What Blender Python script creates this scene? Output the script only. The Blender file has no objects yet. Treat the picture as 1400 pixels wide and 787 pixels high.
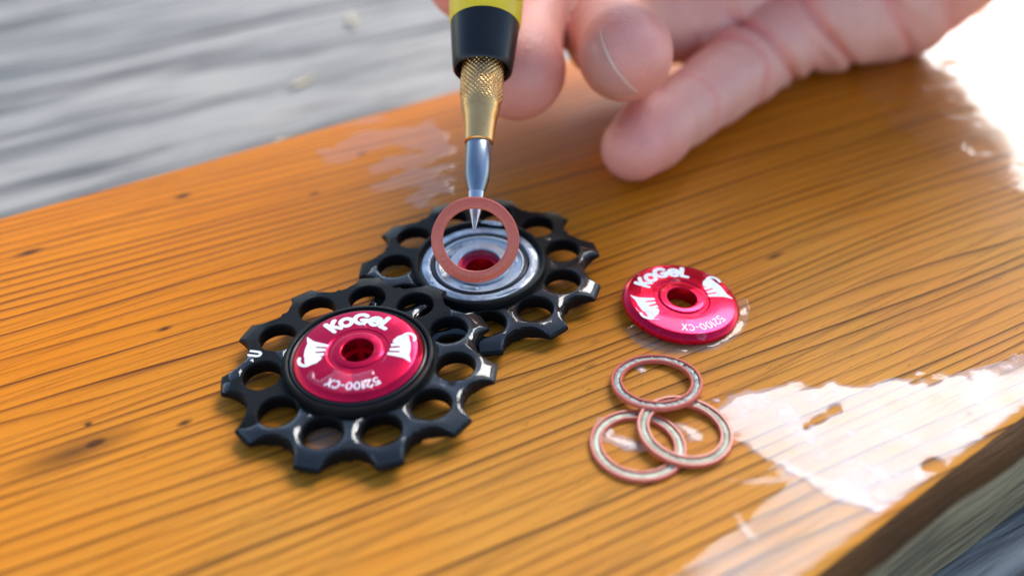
import bpy, bmesh, math, random
import numpy as np
from mathutils import Vector, Matrix, Quaternion

random.seed(7)
rng = np.random.default_rng(7)
PI = math.pi
MM = 0.001                      # everything below is laid out in millimetres; most positions unprojected from image pixels, then hardcoded
scene = bpy.context.scene
COL = scene.collection

# ------------------------------------------------------------------ camera
cam_d = bpy.data.cameras.new('camera')
cam = bpy.data.objects.new('camera', cam_d)
COL.objects.link(cam)
cam.location = (0, 0, 0.109)
cam.rotation_euler = (math.radians(90 - 37.5), 0, 0)
cam_d.sensor_width = 36.0
cam_d.lens = 35.0
cam_d.clip_start = 0.005
cam_d.clip_end = 20.0
cam_d.dof.use_dof = True
cam_d.dof.focus_distance = 0.166
cam_d.dof.aperture_fstop = 7.6
scene.camera = cam

# ------------------------------------------------------------------ light
SUN_AZ, SUN_EL = 28.0, 37.0      # azimuth clockwise from +Y, elevation
world = bpy.data.worlds.new('World')
scene.world = world
world.use_nodes = True
wn = world.node_tree
wn.nodes.clear()
sky = wn.nodes.new('ShaderNodeTexSky')
sky.sky_type = 'NISHITA'
sky.sun_disc = False
sky.sun_elevation = math.radians(SUN_EL)
sky.sun_rotation = math.radians(SUN_AZ)
sky.air_density = 1.0
sky.dust_density = 0.4
sky.ozone_density = 1.2
bg = wn.nodes.new('ShaderNodeBackground')
bg.inputs['Strength'].default_value = 0.105
wo = wn.nodes.new('ShaderNodeOutputWorld')
wn.links.new(sky.outputs[0], bg.inputs[0])
wn.links.new(bg.outputs[0], wo.inputs[0])

sun_d = bpy.data.lights.new('hazy_sun', 'SUN')
sun_d.energy = 2.0
sun_d.angle = math.radians(42)
sun_d.color = (1.0, 0.965, 0.90)
sun = bpy.data.objects.new('hazy_sun', sun_d)
COL.objects.link(sun)
az, el = math.radians(SUN_AZ), math.radians(SUN_EL)
sdir = Vector((math.sin(az) * math.cos(el), math.cos(az) * math.cos(el), math.sin(el)))
sun.rotation_euler = sdir.to_track_quat('Z', 'Y').to_euler()
sun.location = sdir * 1.0

vs = scene.view_settings
vs.view_transform = 'Standard'
vs.look = 'None'
vs.gamma = 1.0
vs.use_curve_mapping = False
vs.exposure = 1.6
scene.render.engine = 'CYCLES'
scene.cycles.max_bounces = 10
scene.cycles.transparent_max_bounces = 12
scene.cycles.use_denoising = True


# ================================================================== helpers
def obj(name, verts, faces, mat=None, parent=None, smooth=True, sharp=35, scale=MM):
    me = bpy.data.meshes.new(name)
    v = np.asarray(verts, dtype=np.float64) * scale
    me.from_pydata(v.tolist(), [], [list(map(int, f)) for f in faces])
    me.validate()
    bm = bmesh.new()
    bm.from_mesh(me)
    bmesh.ops.recalc_face_normals(bm, faces=bm.faces)
    bm.to_mesh(me)
    bm.free()
    if smooth:
        for p in me.polygons:
            p.use_smooth = True
        if sharp:
            me.set_sharp_from_angle(angle=math.radians(sharp))
    if mat:
        me.materials.append(mat)
    o = bpy.data.objects.new(name, me)
    COL.objects.link(o)
    if parent:
        o.parent = parent
    return o


def empty(name, loc, rot=None):
    o = bpy.data.objects.new(name, None)
    o.empty_display_size = 0.005
    COL.objects.link(o)
    o.location = [c * MM for c in loc]
    if rot is not None:
        o.rotation_mode = 'QUATERNION'
        o.rotation_quaternion = rot
    return o


def tag(o, label=None, cat=None, group=None, kind=None):
    if label: o['label'] = label
    if cat: o['category'] = cat
    if group: o['group'] = group
    if kind: o['kind'] = kind
    return o


def lathe(profile, seg=96, closed=False):
    """revolve a list of (r, z); closed joins the last point to the first"""
    prof = list(profile)
    n = len(prof)
    vs_, fs = [], []
    for (r, z) in prof:
        for k in range(seg):
            a = 2 * PI * k / seg
            vs_.append((r * math.cos(a), r * math.sin(a), z))
    m = n if closed else n - 1
    for i in range(m):
        j = (i + 1) % n
        for k in range(seg):
            l = (k + 1) % seg
            fs.append((i * seg + k, i * seg + l, j * seg + l, j * seg + k))
    return vs_, fs


def disc(r, z, seg=48):
    v = [(r * math.cos(2 * PI * k / seg), r * math.sin(2 * PI * k / seg), z) for k in range(seg)]
    return v, [tuple(range(seg))]


def _hash(ix, iy, seed):
    h = (ix.astype(np.int64) * 374761393 + iy.astype(np.int64) * 668265263 + seed * 974711) & 0x7fffffff
    h = ((h ^ (h >> 13)) * 1274126177) & 0x7fffffff
    return ((h ^ (h >> 16)) & 0xffff) / 65535.0


def vnoise(x, y, seed=0):
    x = np.asarray(x, float); y = np.asarray(y, float)
    ix, iy = np.floor(x), np.floor(y)
    fx, fy = x - ix, y - iy
    fx = fx * fx * (3 - 2 * fx); fy = fy * fy * (3 - 2 * fy)
    a = _hash(ix, iy, seed); b = _hash(ix + 1, iy, seed)
    c = _hash(ix, iy + 1, seed); d = _hash(ix + 1, iy + 1, seed)
    return (a * (1 - fx) + b * fx) * (1 - fy) + (c * (1 - fx) + d * fx) * fy - 0.5


def fbm(x, y, seed=0, oct=4):
    s, a = 0, 1.0
    for o_ in range(oct):
        s = s + a * vnoise(np.asarray(x) * 2 ** o_, np.asarray(y) * 2 ** o_, seed + o_)
        a *= 0.5
    return s


def poly_sdf(px, py, poly):
    """signed distance to a polygon, negative inside"""
    d = np.full(px.shape, 1e9); ins = np.zeros(px.shape, bool)
    n = len(poly)
    for i in range(n):
        ax, ay = poly[i]; bx, by = poly[(i + 1) % n]
        ex, ey = bx - ax, by - ay
        t = np.clip(((px - ax) * ex + (py - ay) * ey) / (ex * ex + ey * ey + 1e-12), 0, 1)
        d = np.minimum(d, np.hypot(px - ax - t * ex, py - ay - t * ey))
        cond = ((ay > py) != (by > py)) & (px < (bx - ax) * (py - ay) / (by - ay + 1e-12) + ax)
        ins ^= cond
    return np.where(ins, -d, d)


def stroke_sdf(px, py, strokes, w):
    d = np.full(px.shape, 1e9)
    for st in strokes:
        for (ax, ay), (bx, by) in zip(st[:-1], st[1:]):
            ex, ey = bx - ax, by - ay
            t = np.clip(((px - ax) * ex + (py - ay) * ey) / (ex * ex + ey * ey + 1e-12), 0, 1)
            d = np.minimum(d, np.hypot(px - ax - t * ex, py - ay - t * ey))
    return d - w / 2


def iso_mesh(F, x0, y0, h):
    """flat mesh of the region F<0 of a grid: whole cells inside, clipped cells at the outline"""
    nx, ny = F.shape
    verts, vid, faces, fv = [], {}, [], []

    def corner(i, j):
        k = (i, j)
        if k not in vid:
            vid[k] = len(verts); verts.append((x0 + i * h, y0 + j * h)); fv.append(F[i, j])
        return vid[k]

    def cross(i, j, k, l):
        key = (min((i, j), (k, l)), max((i, j), (k, l)))
        if key not in vid:
            a, b = F[i, j], F[k, l]
            t = min(max(a / (a - b), 0.02), 0.98)
            vid[key] = len(verts)
            verts.append((x0 + (i + (k - i) * t) * h, y0 + (j + (l - j) * t) * h)); fv.append(0.0)
        return vid[key]
    ins = F < 0
    cnt = ins[:-1, :-1].astype(int) + ins[1:, :-1] + ins[1:, 1:] + ins[:-1, 1:]
    for i, j in zip(*np.nonzero(cnt)):
        cs = [(i, j), (i + 1, j), (i + 1, j + 1), (i, j + 1)]
        if cnt[i, j] == 4:
            faces.append([corner(*c) for c in cs]); continue
        pl = []
        for q in range(4):
            a, b = cs[q], cs[(q + 1) % 4]
            if ins[a]: pl.append(corner(*a))
            if ins[a] != ins[b]: pl.append(cross(a[0], a[1], b[0], b[1]))
        if len(pl) >= 3: faces.append(pl)
    return np.array(verts), faces, np.array(fv)


def grid(x0, x1, y0, y1, h):
    xs = np.arange(x0, x1 + h, h); ys = np.arange(y0, y1 + h, h)
    return np.meshgrid(xs, ys, indexing='ij')


# ------------------------------------------------------------------ materials
class NT:
    def __init__(self, name):
        self.m = bpy.data.materials.new(name)
        self.m.use_nodes = True
        self.t = self.m.node_tree
        self.t.nodes.clear()
        self.out = self.n('OutputMaterial')

    def n(self, typ, **kw):
        nd = self.t.nodes.new('ShaderNode' + typ)
        for k, v in kw.items():
            setattr(nd, k, v)
        return nd

    def l(self, a, b):
        self.t.links.new(a, b)

    def val(self, sock, v):
        if hasattr(v, 'links') or isinstance(v, bpy.types.NodeSocket):
            self.l(v, sock)
        else:
            sock.default_value = v

    def coord(self, kind='Object', scale=(1, 1, 1), rot=(0, 0, 0), loc=(0, 0, 0)):
        tc = self.n('TexCoord'); mp = self.n('Mapping')
        self.l(tc.outputs[kind], mp.inputs['Vector'])
        mp.inputs['Scale'].default_value = scale
        mp.inputs['Rotation'].default_value = rot
        mp.inputs['Location'].default_value = loc
        return mp.outputs[0]

    def noise(self, vec, scale, detail=3, rough=0.5, dist=0.0):
        nd = self.n('TexNoise')
        self.l(vec, nd.inputs['Vector'])
        nd.inputs['Scale'].default_value = scale
        nd.inputs['Detail'].default_value = detail
        nd.inputs['Roughness'].default_value = rough
        nd.inputs['Distortion'].default_value = dist
        return nd.outputs['Fac']

    def ramp(self, fac, stops, interp='LINEAR'):
        nd = self.n('ValToRGB')
        cr = nd.color_ramp
        cr.interpolation = interp
        while len(cr.elements) < len(stops):
            cr.elements.new(0.5)
        for e_, (p, c) in zip(cr.elements, stops):
            e_.position = p
            e_.color = c if len(c) == 4 else (*c, 1)
        self.l(fac, nd.inputs[0])
        return nd.outputs[0]

    def math(self, op, a, b=0.0, c=0.0, clamp=False):
        nd = self.n('Math', operation=op, use_clamp=clamp)
        for s, v in zip(nd.inputs, (a, b, c)):
            self.val(s, v)
        return nd.outputs[0]

    def mix(self, fac, a, b, blend='MIX'):
        nd = self.n('Mix', data_type='RGBA', blend_type=blend)
        self.val(nd.inputs[0], fac)
        self.val(nd.inputs[6], a if not isinstance(a, tuple) else (*a, 1)[:4])
        self.val(nd.inputs[7], b if not isinstance(b, tuple) else (*b, 1)[:4])
        return nd.outputs[2]

    def bump(self, h, strength, dist, normal=None):
        nd = self.n('Bump')
        nd.inputs['Strength'].default_value = strength
        nd.inputs['Distance'].default_value = dist
        self.l(h, nd.inputs['Height'])
        if normal is not None: self.l(normal, nd.inputs['Normal'])
        return nd.outputs[0]

    def principled(self, **kw):
        nd = self.n('BsdfPrincipled')
        for k, v in kw.items():
            s = nd.inputs[k.replace('_', ' ')]
            if isinstance(v, tuple) and len(v) == 3 and s.type == 'RGBA': v = (*v, 1)
            self.val(s, v)
        self.l(nd.outputs[0], self.out.inputs[0])
        return nd


def mat_simple(name, col, rough=0.4, metal=0.0, nscale=600, namt=0.15, bump=0.0, bscale=2000, bdist=0.0001, **kw):
    t = NT(name)
    v = t.coord()
    n1 = t.noise(v, nscale, 4, 0.6)
    c = t.mix(n1, tuple(x * (1 - namt) for x in col), tuple(min(1, x * (1 + namt)) for x in col))
    r = t.math('MULTIPLY_ADD', t.noise(v, nscale * 0.7, 3), 0.3 * rough, rough * 0.85)
    args = dict(Base_Color=c, Roughness=r, Metallic=metal)
    if bump:
        args['Normal'] = t.bump(t.noise(v, bscale, 3), bump, bdist)
    args.update(kw)
    t.principled(**args)
    return t.m


def mat_board_top():
    t = NT('varnished_pine')
    v = t.coord(rot=(0, 0, math.radians(4.5)))
    sep = t.n('SeparateXYZ'); t.l(v, sep.inputs[0])
    x, y = sep.outputs[0], sep.outputs[1]
    lowv = t.coord(scale=(3.5, 14, 1), rot=(0, 0, math.radians(4.5)))
    warp = t.noise(lowv, 1.0, 2)
    lowv2 = t.coord(scale=(3, 95, 1), rot=(0, 0, math.radians(4.5)))
    warp2 = t.noise(lowv2, 1.0, 1)
    # ring phase across the grain
    ph = t.math('MULTIPLY', y, 430.0)
    ph = t.math('ADD', ph, t.math('MULTIPLY', warp, 7.0))
    ph = t.math('ADD', ph, t.math('MULTIPLY', warp2, 2.6))
    fr = t.math('FRACT', ph)
    band = t.math('POWER', t.math('SINE', t.math('MULTIPLY', fr, PI)), 1.0)
    late = t.ramp(fr, [(0.0, (0, 0, 0)), (0.50, (0.06,) * 3), (0.82, (0.42,) * 3), (0.91, (1,) * 3), (0.965, (0.9,) * 3), (1.0, (0, 0, 0))])
    # each ring has its own strength
    rid = t.math('FLOOR', ph)
    wn_ = t.n('TexWhiteNoise', noise_dimensions='1D'); t.l(rid, wn_.inputs['W'])
    lv = t.math('MULTIPLY_ADD', wn_.outputs['Value'], 1.0, 0.25)
    lengthy = t.noise(t.coord(scale=(14, 420, 1), rot=(0, 0, math.radians(4.5))), 1.0, 3)
    lv = t.math('MULTIPLY', lv, t.math('MULTIPLY_ADD', lengthy, 1.5, 0.45))
    late = t.math('MULTIPLY', late, lv, clamp=True)
    fibre = t.noise(t.coord(scale=(60, 3200, 40), rot=(0, 0, math.radians(4.5))), 1.0, 4, 0.65)
    blot = t.noise(v, 22, 4, 0.55)
    early = t.mix(blot, (0.57, 0.138, 0.0010), (0.68, 0.225, 0.007))
    # the varnish is worn paler and greyer towards the near edge
    worn = t.math('MULTIPLY_ADD', y, -17.0, 2.5, clamp=True)
    worn = t.math('MULTIPLY', worn, t.math('MULTIPLY_ADD', t.noise(v, 30, 4, 0.6), 1.6, -0.1, clamp=True), clamp=True)
    early = t.mix(t.math('MULTIPLY', worn, 0.75), early, (0.64, 0.305, 0.050))
    early = t.mix(t.math('MULTIPLY_ADD', fibre, 2.4, -0.85, clamp=True), early, t.mix(0.5, early, (0.36, 0.13, 0.02)))
    dark = t.mix(worn, (0.13, 0.030, 0.003), (0.12, 0.052, 0.014))
    c = t.mix(late, early, dark)
    # hair-fine grain lines and short dark pores
    hair = t.noise(t.coord(scale=(26, 1500, 1), rot=(0, 0, math.radians(4.5)), loc=(.1, .2, 0)), 1.0, 3, 0.55)
    c = t.mix(t.math('MULTIPLY', t.ramp(hair, [(0.54, (0, 0, 0)), (0.66, (1, 1, 1))]), 0.55), c, t.mix(0.72, c, (0.10, 0.022, 0.003)))
    pore = t.noise(t.coord(scale=(420, 2600, 1), rot=(0, 0, math.radians(4.5))), 1.0, 2, 0.5)
    c = t.mix(t.math('MULTIPLY', t.ramp(pore, [(0.66, (0, 0, 0)), (0.74, (1, 1, 1))]), 0.6), c, (0.12, 0.03, 0.005))
    # weather-blackened streaks along the near edge
    st = t.noise(t.coord(scale=(12, 150, 1), rot=(0, 0, math.radians(4.5)), loc=(0.3, 0, 0)), 1.0, 5, 0.62)
    st = t.ramp(st, [(0.55, (0, 0, 0)), (0.74, (1, 1, 1))])
    st = t.math('MULTIPLY', st, t.math('MULTIPLY_ADD', y, -26.0, 3.1, clamp=True))
    c = t.mix(t.math('MULTIPLY', st, 0.78), c, (0.060, 0.034, 0.016))
    # small resin pits and nicks
    vor = t.n('TexVoronoi'); t.l(t.coord(scale=(55, 120, 1)), vor.inputs['Vector']); vor.inputs['Scale'].default_value = 1.0
    vor.inputs['Randomness'].default_value = 1.0
    pit = t.ramp(vor.outputs['Distance'], [(0.045, (1, 1, 1)), (0.11, (0, 0, 0))])
    pit = t.math('MULTIPLY', pit, t.ramp(t.noise(v, 45, 2), [(0.54, (0, 0, 0)), (0.60, (1, 1, 1))]))
    c = t.mix(t.math('MULTIPLY', pit, 0.8), c, (0.07, 0.022, 0.008))
    # pin knots with a dark tail: at fixed places on the board
    kn = None
    for (kx, ky, sx, sy, s_) in ((3.0, 121.2, 3.2, 1.5, 0.95), (0.0, 121.0, 12.0, 3.4, 0.55), (3.2, 125.8, 0.9, .8, 0.8), (15.7, 118.2, 1.6, .8, .8), (19.9, 142, 1.8, .7, .75),
                                 (123, 101.8, 3.0, .9, .6), (35.8, 182, 2.2, 1.2, .8), (5.1, 178, 3.5, 1.2, .8), (58.9, 168.4, 1.6, .9, .7), (118.7, 55.2, 1.2, .9, .6), (74, 178, 2, 1, .6)):
        w = t.coord(loc=(-kx / sx, -ky / sy, 0), scale=(1000 / sx, 1000 / sy, 0))
        ln = t.n('VectorMath', operation='LENGTH'); t.l(w, ln.inputs[0])
        k_ = t.math('MULTIPLY', t.math('SUBTRACT', 1.0, ln.outputs['Value'], clamp=True), s_ * 1.6, clamp=True)
        kn = k_ if kn is None else t.math('MAXIMUM', kn, k_)
    kn = t.math('MULTIPLY', kn, t.math('MULTIPLY_ADD', fibre, 0.9, 0.5), clamp=True)
    c = t.mix(kn, c, (0.045, 0.016, 0.008))
    h = t.math('ADD', t.math('MULTIPLY', fibre, 0.35), t.math('MULTIPLY', late, -0.8))
    h = t.math('ADD', h, t.math('MULTIPLY', pit, -1.2))
    nrm = t.bump(h, 0.55, 0.00012)
    rough = t.math('MULTIPLY_ADD', t.noise(v, 60, 4, 0.6), 0.22, 0.24)
    rough = t.math('ADD', rough, t.math('MULTIPLY', worn, 0.16))
    t.principled(Base_Color=c, Roughness=rough, Normal=nrm, Specular_IOR_Level=0.07)
    return t.m


def mat_grey_wood(name, base=(0.27, 0.262, 0.245), dark=(0.045, 0.043, 0.04), tint=(0.46, 0.41, 0.345), sc=1.0, bstr=0.8):
    t = NT(name)
    v = t.coord()
    streak = t.noise(t.coord(scale=(14 * sc, 190 * sc, 190 * sc)), 1.0, 6, 0.65)
    fine = t.noise(t.coord(scale=(60 * sc, 1500 * sc, 1500 * sc)), 1.0, 4, 0.6)
    blot = t.noise(v, 18 * sc, 4, 0.6)
    c = t.mix(blot, base, tint)
    c = t.mix(t.ramp(streak, [(0.38, (1, 1, 1)), (0.56, (0, 0, 0))]), c, tuple(0.4 * a + 0.6 * b for a, b in zip(base, dark)))
    crack = t.ramp(t.noise(t.coord(scale=(10 * sc, 130 * sc, 130 * sc), loc=(3, 1, 0)), 1.0, 4, 0.55), [(0.33, (1, 1, 1)), (0.44, (0, 0, 0))])
    c = t.mix(t.math('MULTIPLY', crack, 0.85), c, dark)
    c = t.mix(t.math('MULTIPLY', fine, 0.35), c, dark)
    h = t.math('ADD', t.math('MULTIPLY', streak, 0.6), t.math('MULTIPLY', fine, 0.4))
    h = t.math('ADD', h, t.math('MULTIPLY', crack, -1.0))
    t.principled(Base_Color=c, Roughness=0.72, Normal=t.bump(h, bstr, 0.0008), Specular_IOR_Level=0.35)
    return t.m


def mat_side():
    t = NT('weathered_board_edge')
    v = t.coord()
    sep = t.n('SeparateXYZ'); t.l(v, sep.inputs[0])
    blot = t.noise(v, 60, 5, 0.6)
    streak = t.noise(t.coord(scale=(22, 600, 600)), 1.0, 5, 0.65)
    grey = t.mix(blot, (0.22, 0.16, 0.085), (0.42, 0.335, 0.21))
    grey = t.mix(t.ramp(streak, [(0.35, (1, 1, 1)), (0.62, (0, 0, 0))]), grey, (0.10, 0.088, 0.055))
    # dark varnish run along the arris
    z = t.math('ADD', sep.outputs[2], t.math('MULTIPLY_ADD', t.noise(v, 70, 3), 0.004, -0.002))
    run = t.ramp(t.math('MULTIPLY_ADD', z, 250.0, 1.9), [(0.35, (0, 0, 0)), (0.85, (1, 1, 1))])
    brown = t.mix(blot, (0.030, 0.012, 0.003), (0.13, 0.052, 0.012))
    c = t.mix(run, grey, brown)
    t.principled(Base_Color=c, Roughness=0.62, Specular_IOR_Level=0.15, Normal=t.bump(t.math('ADD', streak, t.math('MULTIPLY', blot, 0.5)), 1.0, 0.0009))
    return t.m


def mat_liquid(name, sky_white=0.0, ripple=0.25, ior=1.45, tint=(1, 1, 1), rscale=220, rough=0.09, feather=True):
    """clear liquid film: mirror reflection by Fresnel over a clear pane, with some of the pale sky reflection painted in"""
    t = NT(name)
    v = t.coord()
    fr = t.n('Fresnel'); geo = t.n('NewGeometry')
    # a film has air on its own side whichever way a ray crosses it
    t.l(t.math('MULTIPLY_ADD', geo.outputs['Backfacing'], 1.0 / ior - ior, ior), fr.inputs['IOR'])
    nz = t.math('ADD', t.noise(v, rscale, 3, 0.5), t.math('MULTIPLY', t.noise(v, rscale * 6, 2), 0.12))
    nb = t.bump(nz, ripple, 0.0006)
    t.l(nb, fr.inputs['Normal'])
    gl = t.n('BsdfGlossy'); gl.inputs['Roughness'].default_value = rough
    t.l(nb, gl.inputs['Normal'])
    tr = t.n('BsdfTransparent'); tr.inputs[0].default_value = (*tint, 1)
    base = tr.outputs[0]
    if sky_white:
        df = t.n('BsdfDiffuse'); df.inputs[0].default_value = (0.78, 0.79, 0.86, 1)  # pale diffuse colour painted in to whiten the sky's reflection
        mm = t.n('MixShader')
        f = t.math('MULTIPLY', t.ramp(t.noise(v, 130, 5, 0.62), [(0.30, (0.3,) * 3), (0.68, (1,) * 3)]), sky_white)
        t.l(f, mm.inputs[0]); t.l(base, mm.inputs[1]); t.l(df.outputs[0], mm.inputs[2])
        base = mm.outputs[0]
    at = t.n('Attribute', attribute_name='cover')
    grain = t.noise(t.coord(scale=(150, 900, 150), rot=(0, 0, -math.radians(32.4))), 1.0, 4, 0.6)
    cov = t.math('MULTIPLY_ADD', at.outputs['Fac'], 2.6, t.math('MULTIPLY_ADD', grain, 2.6, -1.95), clamp=True)
    mx = t.n('MixShader')
    if feather:
        f2 = t.n('MixShader'); tr2 = t.n('BsdfTransparent')
        t.l(cov, f2.inputs[0]); t.l(tr2.outputs[0], f2.inputs[1]); t.l(base, f2.inputs[2])
        base = f2.outputs[0]
        t.l(t.math('MULTIPLY', fr.outputs[0], cov), mx.inputs[0])
    else:
        t.l(fr.outputs[0], mx.inputs[0])
    t.l(base, mx.inputs[1])
    t.l(gl.outputs[0], mx.inputs[2])
    t.l(mx.outputs[0], t.out.inputs[0])
    return t.m


def mat_black_alloy():
    t = NT('black_anodised_alloy')
    v = t.coord()
    fine = t.noise(v, 2600, 3)
    smear = t.noise(v, 160, 2, 0.5)
    c = t.mix(fine, (0.004, 0.004, 0.004), (0.009, 0.009, 0.009))
    rough = t.ramp(smear, [(0.44, (0.5,) * 3), (0.56, (0.36,) * 3)])
    t.principled(Base_Color=c, Roughness=rough, Metallic=0.0, Normal=t.bump(fine, 0.05, 0.0001), Specular_IOR_Level=0.10)
    return t.m


def mat_red_alloy():
    t = NT('red_anodised_alloy')
    v = t.coord()
    sep = t.n('SeparateXYZ'); t.l(v, sep.inputs[0])
    rr = t.n('VectorMath', operation='LENGTH'); t.l(t.coord(scale=(1, 1, 0)), rr.inputs[0])
    turn = t.math('SINE', t.math('MULTIPLY', rr.outputs['Value'], 9000.0))
    n1 = t.noise(v, 300, 3)
    c = t.mix(n1, (0.58, 0.001, 0.030), (0.70, 0.003, 0.050))
    nb = t.bump(turn, 0.06, 0.00002)
    tg = t.n('Tangent', direction_type='RADIAL', axis='Z')
    wet = t.ramp(t.noise(v, 170, 2), [(0.45, (0.30,) * 3), (0.53, (0.16,) * 3)])
    t.principled(Base_Color=c, Roughness=wet, Metallic=0.85, Normal=nb, Coat_Weight=0.12, Coat_Roughness=0.05, Anisotropic=0.65, Tangent=tg.outputs[0])
    return t.m


def mat_skin():
    t = NT('skin')
    v = t.coord()
    at = t.n('Attribute', attribute_name='flush')
    blot = t.noise(v, 90, 4, 0.6)
    mott = t.noise(v, 420, 4, 0.65)
    c = t.mix(blot, (0.73, 0.345, 0.265), (0.84, 0.475, 0.385))
    c = t.mix(t.math('MULTIPLY_ADD', mott, 0.8, -0.15, clamp=True), c, (0.64, 0.27, 0.21))
    c = t.mix(t.math('MULTIPLY', at.outputs['Fac'], 0.70), c, (0.76, 0.235, 0.195))
    vor = t.n('TexVoronoi'); t.l(v, vor.inputs['Vector']); vor.inputs['Scale'].default_value = 1500
    wav = t.n('TexWave'); t.l(v, wav.inputs['Vector'])
    wav.inputs['Scale'].default_value = 620; wav.inputs['Distortion'].default_value = 6
    wav.inputs['Detail'].default_value = 2; wav.inputs['Detail Scale'].default_value = 0.35
    h = t.math('ADD', t.math('MULTIPLY', vor.outputs['Distance'], 0.5), t.math('MULTIPLY', wav.outputs['Fac'], 0.4))
    v2 = t.n('TexVoronoi', feature='DISTANCE_TO_EDGE'); t.l(t.coord(scale=(1, 1.6, 1.3), rot=(0.3, 0.2, 0.9)), v2.inputs['Vector']); v2.inputs['Scale'].default_value = 520
    lines = t.ramp(v2.outputs['Distance'], [(0.0, (0, 0, 0)), (0.16, (1, 1, 1))])
    h = t.math('ADD', h, t.math('MULTIPLY', lines, 0.8))
    h = t.math('ADD', h, t.math('MULTIPLY', t.noise(v, 240, 3), 1.2))
    t.principled(Base_Color=c, Roughness=0.42, Subsurface_Weight=0.35, Subsurface_Radius=(1.0, 0.35, 0.22),
                 Subsurface_Scale=0.0022, Normal=t.bump(h, 0.34, 0.00026), Specular_IOR_Level=0.5)
    return t.m


def mat_brass():
    t = NT('worn_brass')
    v = t.coord()
    sep = t.n('SeparateXYZ'); t.l(v, sep.inputs[0])
    n1 = t.noise(t.coord(scale=(260, 260, 60)), 1.0, 5, 0.65)
    c = t.mix(n1, (0.60, 0.28, 0.075), (0.88, 0.57, 0.26))
    c = t.mix(t.ramp(t.noise(v, 420, 4, 0.7), [(0.55, (0, 0, 0)), (0.75, (1, 1, 1))]), c, (0.45, 0.20, 0.09))
    t.principled(Base_Color=c, Metallic=0.95, Roughness=t.math('MULTIPLY_ADD', n1, 0.25, 0.20),
                 Normal=t.bump(n1, 0.2, 0.0001))
    return t.m


def mat_steel(name, col=(0.62, 0.64, 0.67), rough=0.26, axis_scale=(1500, 1500, 90)):
    t = NT(name)
    n1 = t.noise(t.coord(scale=axis_scale), 1.0, 4, 0.6)
    c = t.mix(n1, tuple(x * 0.72 for x in col), col)
    t.principled(Base_Color=c, Metallic=1.0, Roughness=t.math('MULTIPLY_ADD', n1, 0.22, rough - 0.1), Normal=t.bump(n1, 0.25, 0.00008))
    return t.m


M = {}
M['board'] = mat_board_top()
M['side'] = mat_side()
M['deck'] = mat_grey_wood('weathered_deck_wood')
M['puddle'] = mat_liquid('spilt_degreaser', sky_white=0.36, ripple=0.06, rscale=200, ior=1.37)
M['film'] = mat_liquid('thin_wet_film', sky_white=0.16, ripple=0.07, rscale=260, ior=1.27)
M['clear'] = mat_liquid('clear_liquid', sky_white=0.10, ripple=0.05, rscale=150, feather=False)
M['wet'] = mat_liquid('thick_wet_film', sky_white=0.0, ripple=0.07, rscale=200, ior=1.34, rough=0.12)
M['sheen'] = mat_liquid('sky_sheen_film', sky_white=0.0, ripple=0.10, ior=1.45, rscale=500, rough=0.16)
M['oil'] = mat_liquid('clear_oil', sky_white=0.0, ripple=0.10, ior=1.65, rscale=360, rough=0.04, feather=False)
M['black'] = mat_black_alloy()
M['red'] = mat_red_alloy()
M['print'] = mat_simple('white_print', (0.80, 0.79, 0.80), 0.45, nscale=900, namt=0.06)
M['seal'] = mat_simple('red_rubber', (0.56, 0.112, 0.070), 0.33, nscale=900, namt=0.16, bump=0.25, bscale=3000)
M['shim'] = mat_simple('greased_shim', (0.40, 0.43, 0.29), 0.42, metal=0.0, nscale=900, namt=0.8, bump=0.5, bscale=900)
M['shim_pale'] = mat_simple('pale_greased_shim', (0.52, 0.54, 0.37), 0.38, nscale=350, namt=0.3, bump=0.4, bscale=700)
M['shim_grey'] = mat_simple('grey_greased_shim', (0.34, 0.39, 0.34), 0.34, nscale=700, namt=0.7, bump=0.6, bscale=900)
M['race'] = mat_steel('bearing_steel', (0.50, 0.54, 0.58), 0.36, (700, 700, 700))
M['grease'] = mat_simple('pale_grease', (0.40, 0.45, 0.50), 0.22, nscale=420, namt=0.55, bump=0.9, bscale=620, bdist=0.0005, Coat_Weight=0.4)
def mat_grease():
    t = NT('smeared_grease')
    v = t.coord()
    n1 = t.noise(v, 210, 3, 0.5, 0.4)
    f = t.ramp(n1, [(0.36, (0, 0, 0)), (0.62, (1, 1, 1))])
    c = t.mix(f, (0.20, 0.225, 0.25), (0.55, 0.60, 0.63))
    t.principled(Base_Color=c, Roughness=t.math('MULTIPLY_ADD', n1, 0.3, 0.08), Normal=t.bump(n1, 0.9, 0.0006), Metallic=0.25, Coat_Weight=0.4, Coat_Roughness=0.05)
    return t.m


M['grease'] = mat_grease()
M['rubber'] = mat_simple('black_rubber', (0.012, 0.012, 0.013), 0.32, nscale=800, bump=0.2, bscale=1500)
M['steel'] = mat_steel('turned_steel')
M['brass'] = mat_brass()
M['collar'] = mat_simple('black_plastic', (0.007, 0.008, 0.010), 0.30, Specular_IOR_Level=0.35, nscale=500, bump=0.3, bscale=2600)
M['yellow'] = mat_simple('yellow_plastic', (0.80, 0.56, 0.012), 0.34, nscale=400, namt=0.06, bump=0.12, bscale=2000)
M['skin'] = mat_skin()
M['nail'] = mat_simple('fingernail', (0.62, 0.30, 0.25), 0.28, nscale=500, namt=0.06, Subsurface_Weight=0.3, Subsurface_Scale=0.001)
M['nailtip'] = mat_simple('fingernail_edge', (0.76, 0.50, 0.40), 0.32, nscale=500, namt=0.05)
M['leaf'] = mat_simple('dried_leaf', (0.52, 0.42, 0.24), 0.6, nscale=500, namt=0.3)

# ================================================================== setting
DECK_Z = -25.0
BA = math.radians(32.4)                       # direction of the board on the deck
E1 = np.array((math.cos(BA), math.sin(BA)))
E2 = np.array((-math.sin(BA), math.cos(BA)))


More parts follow.
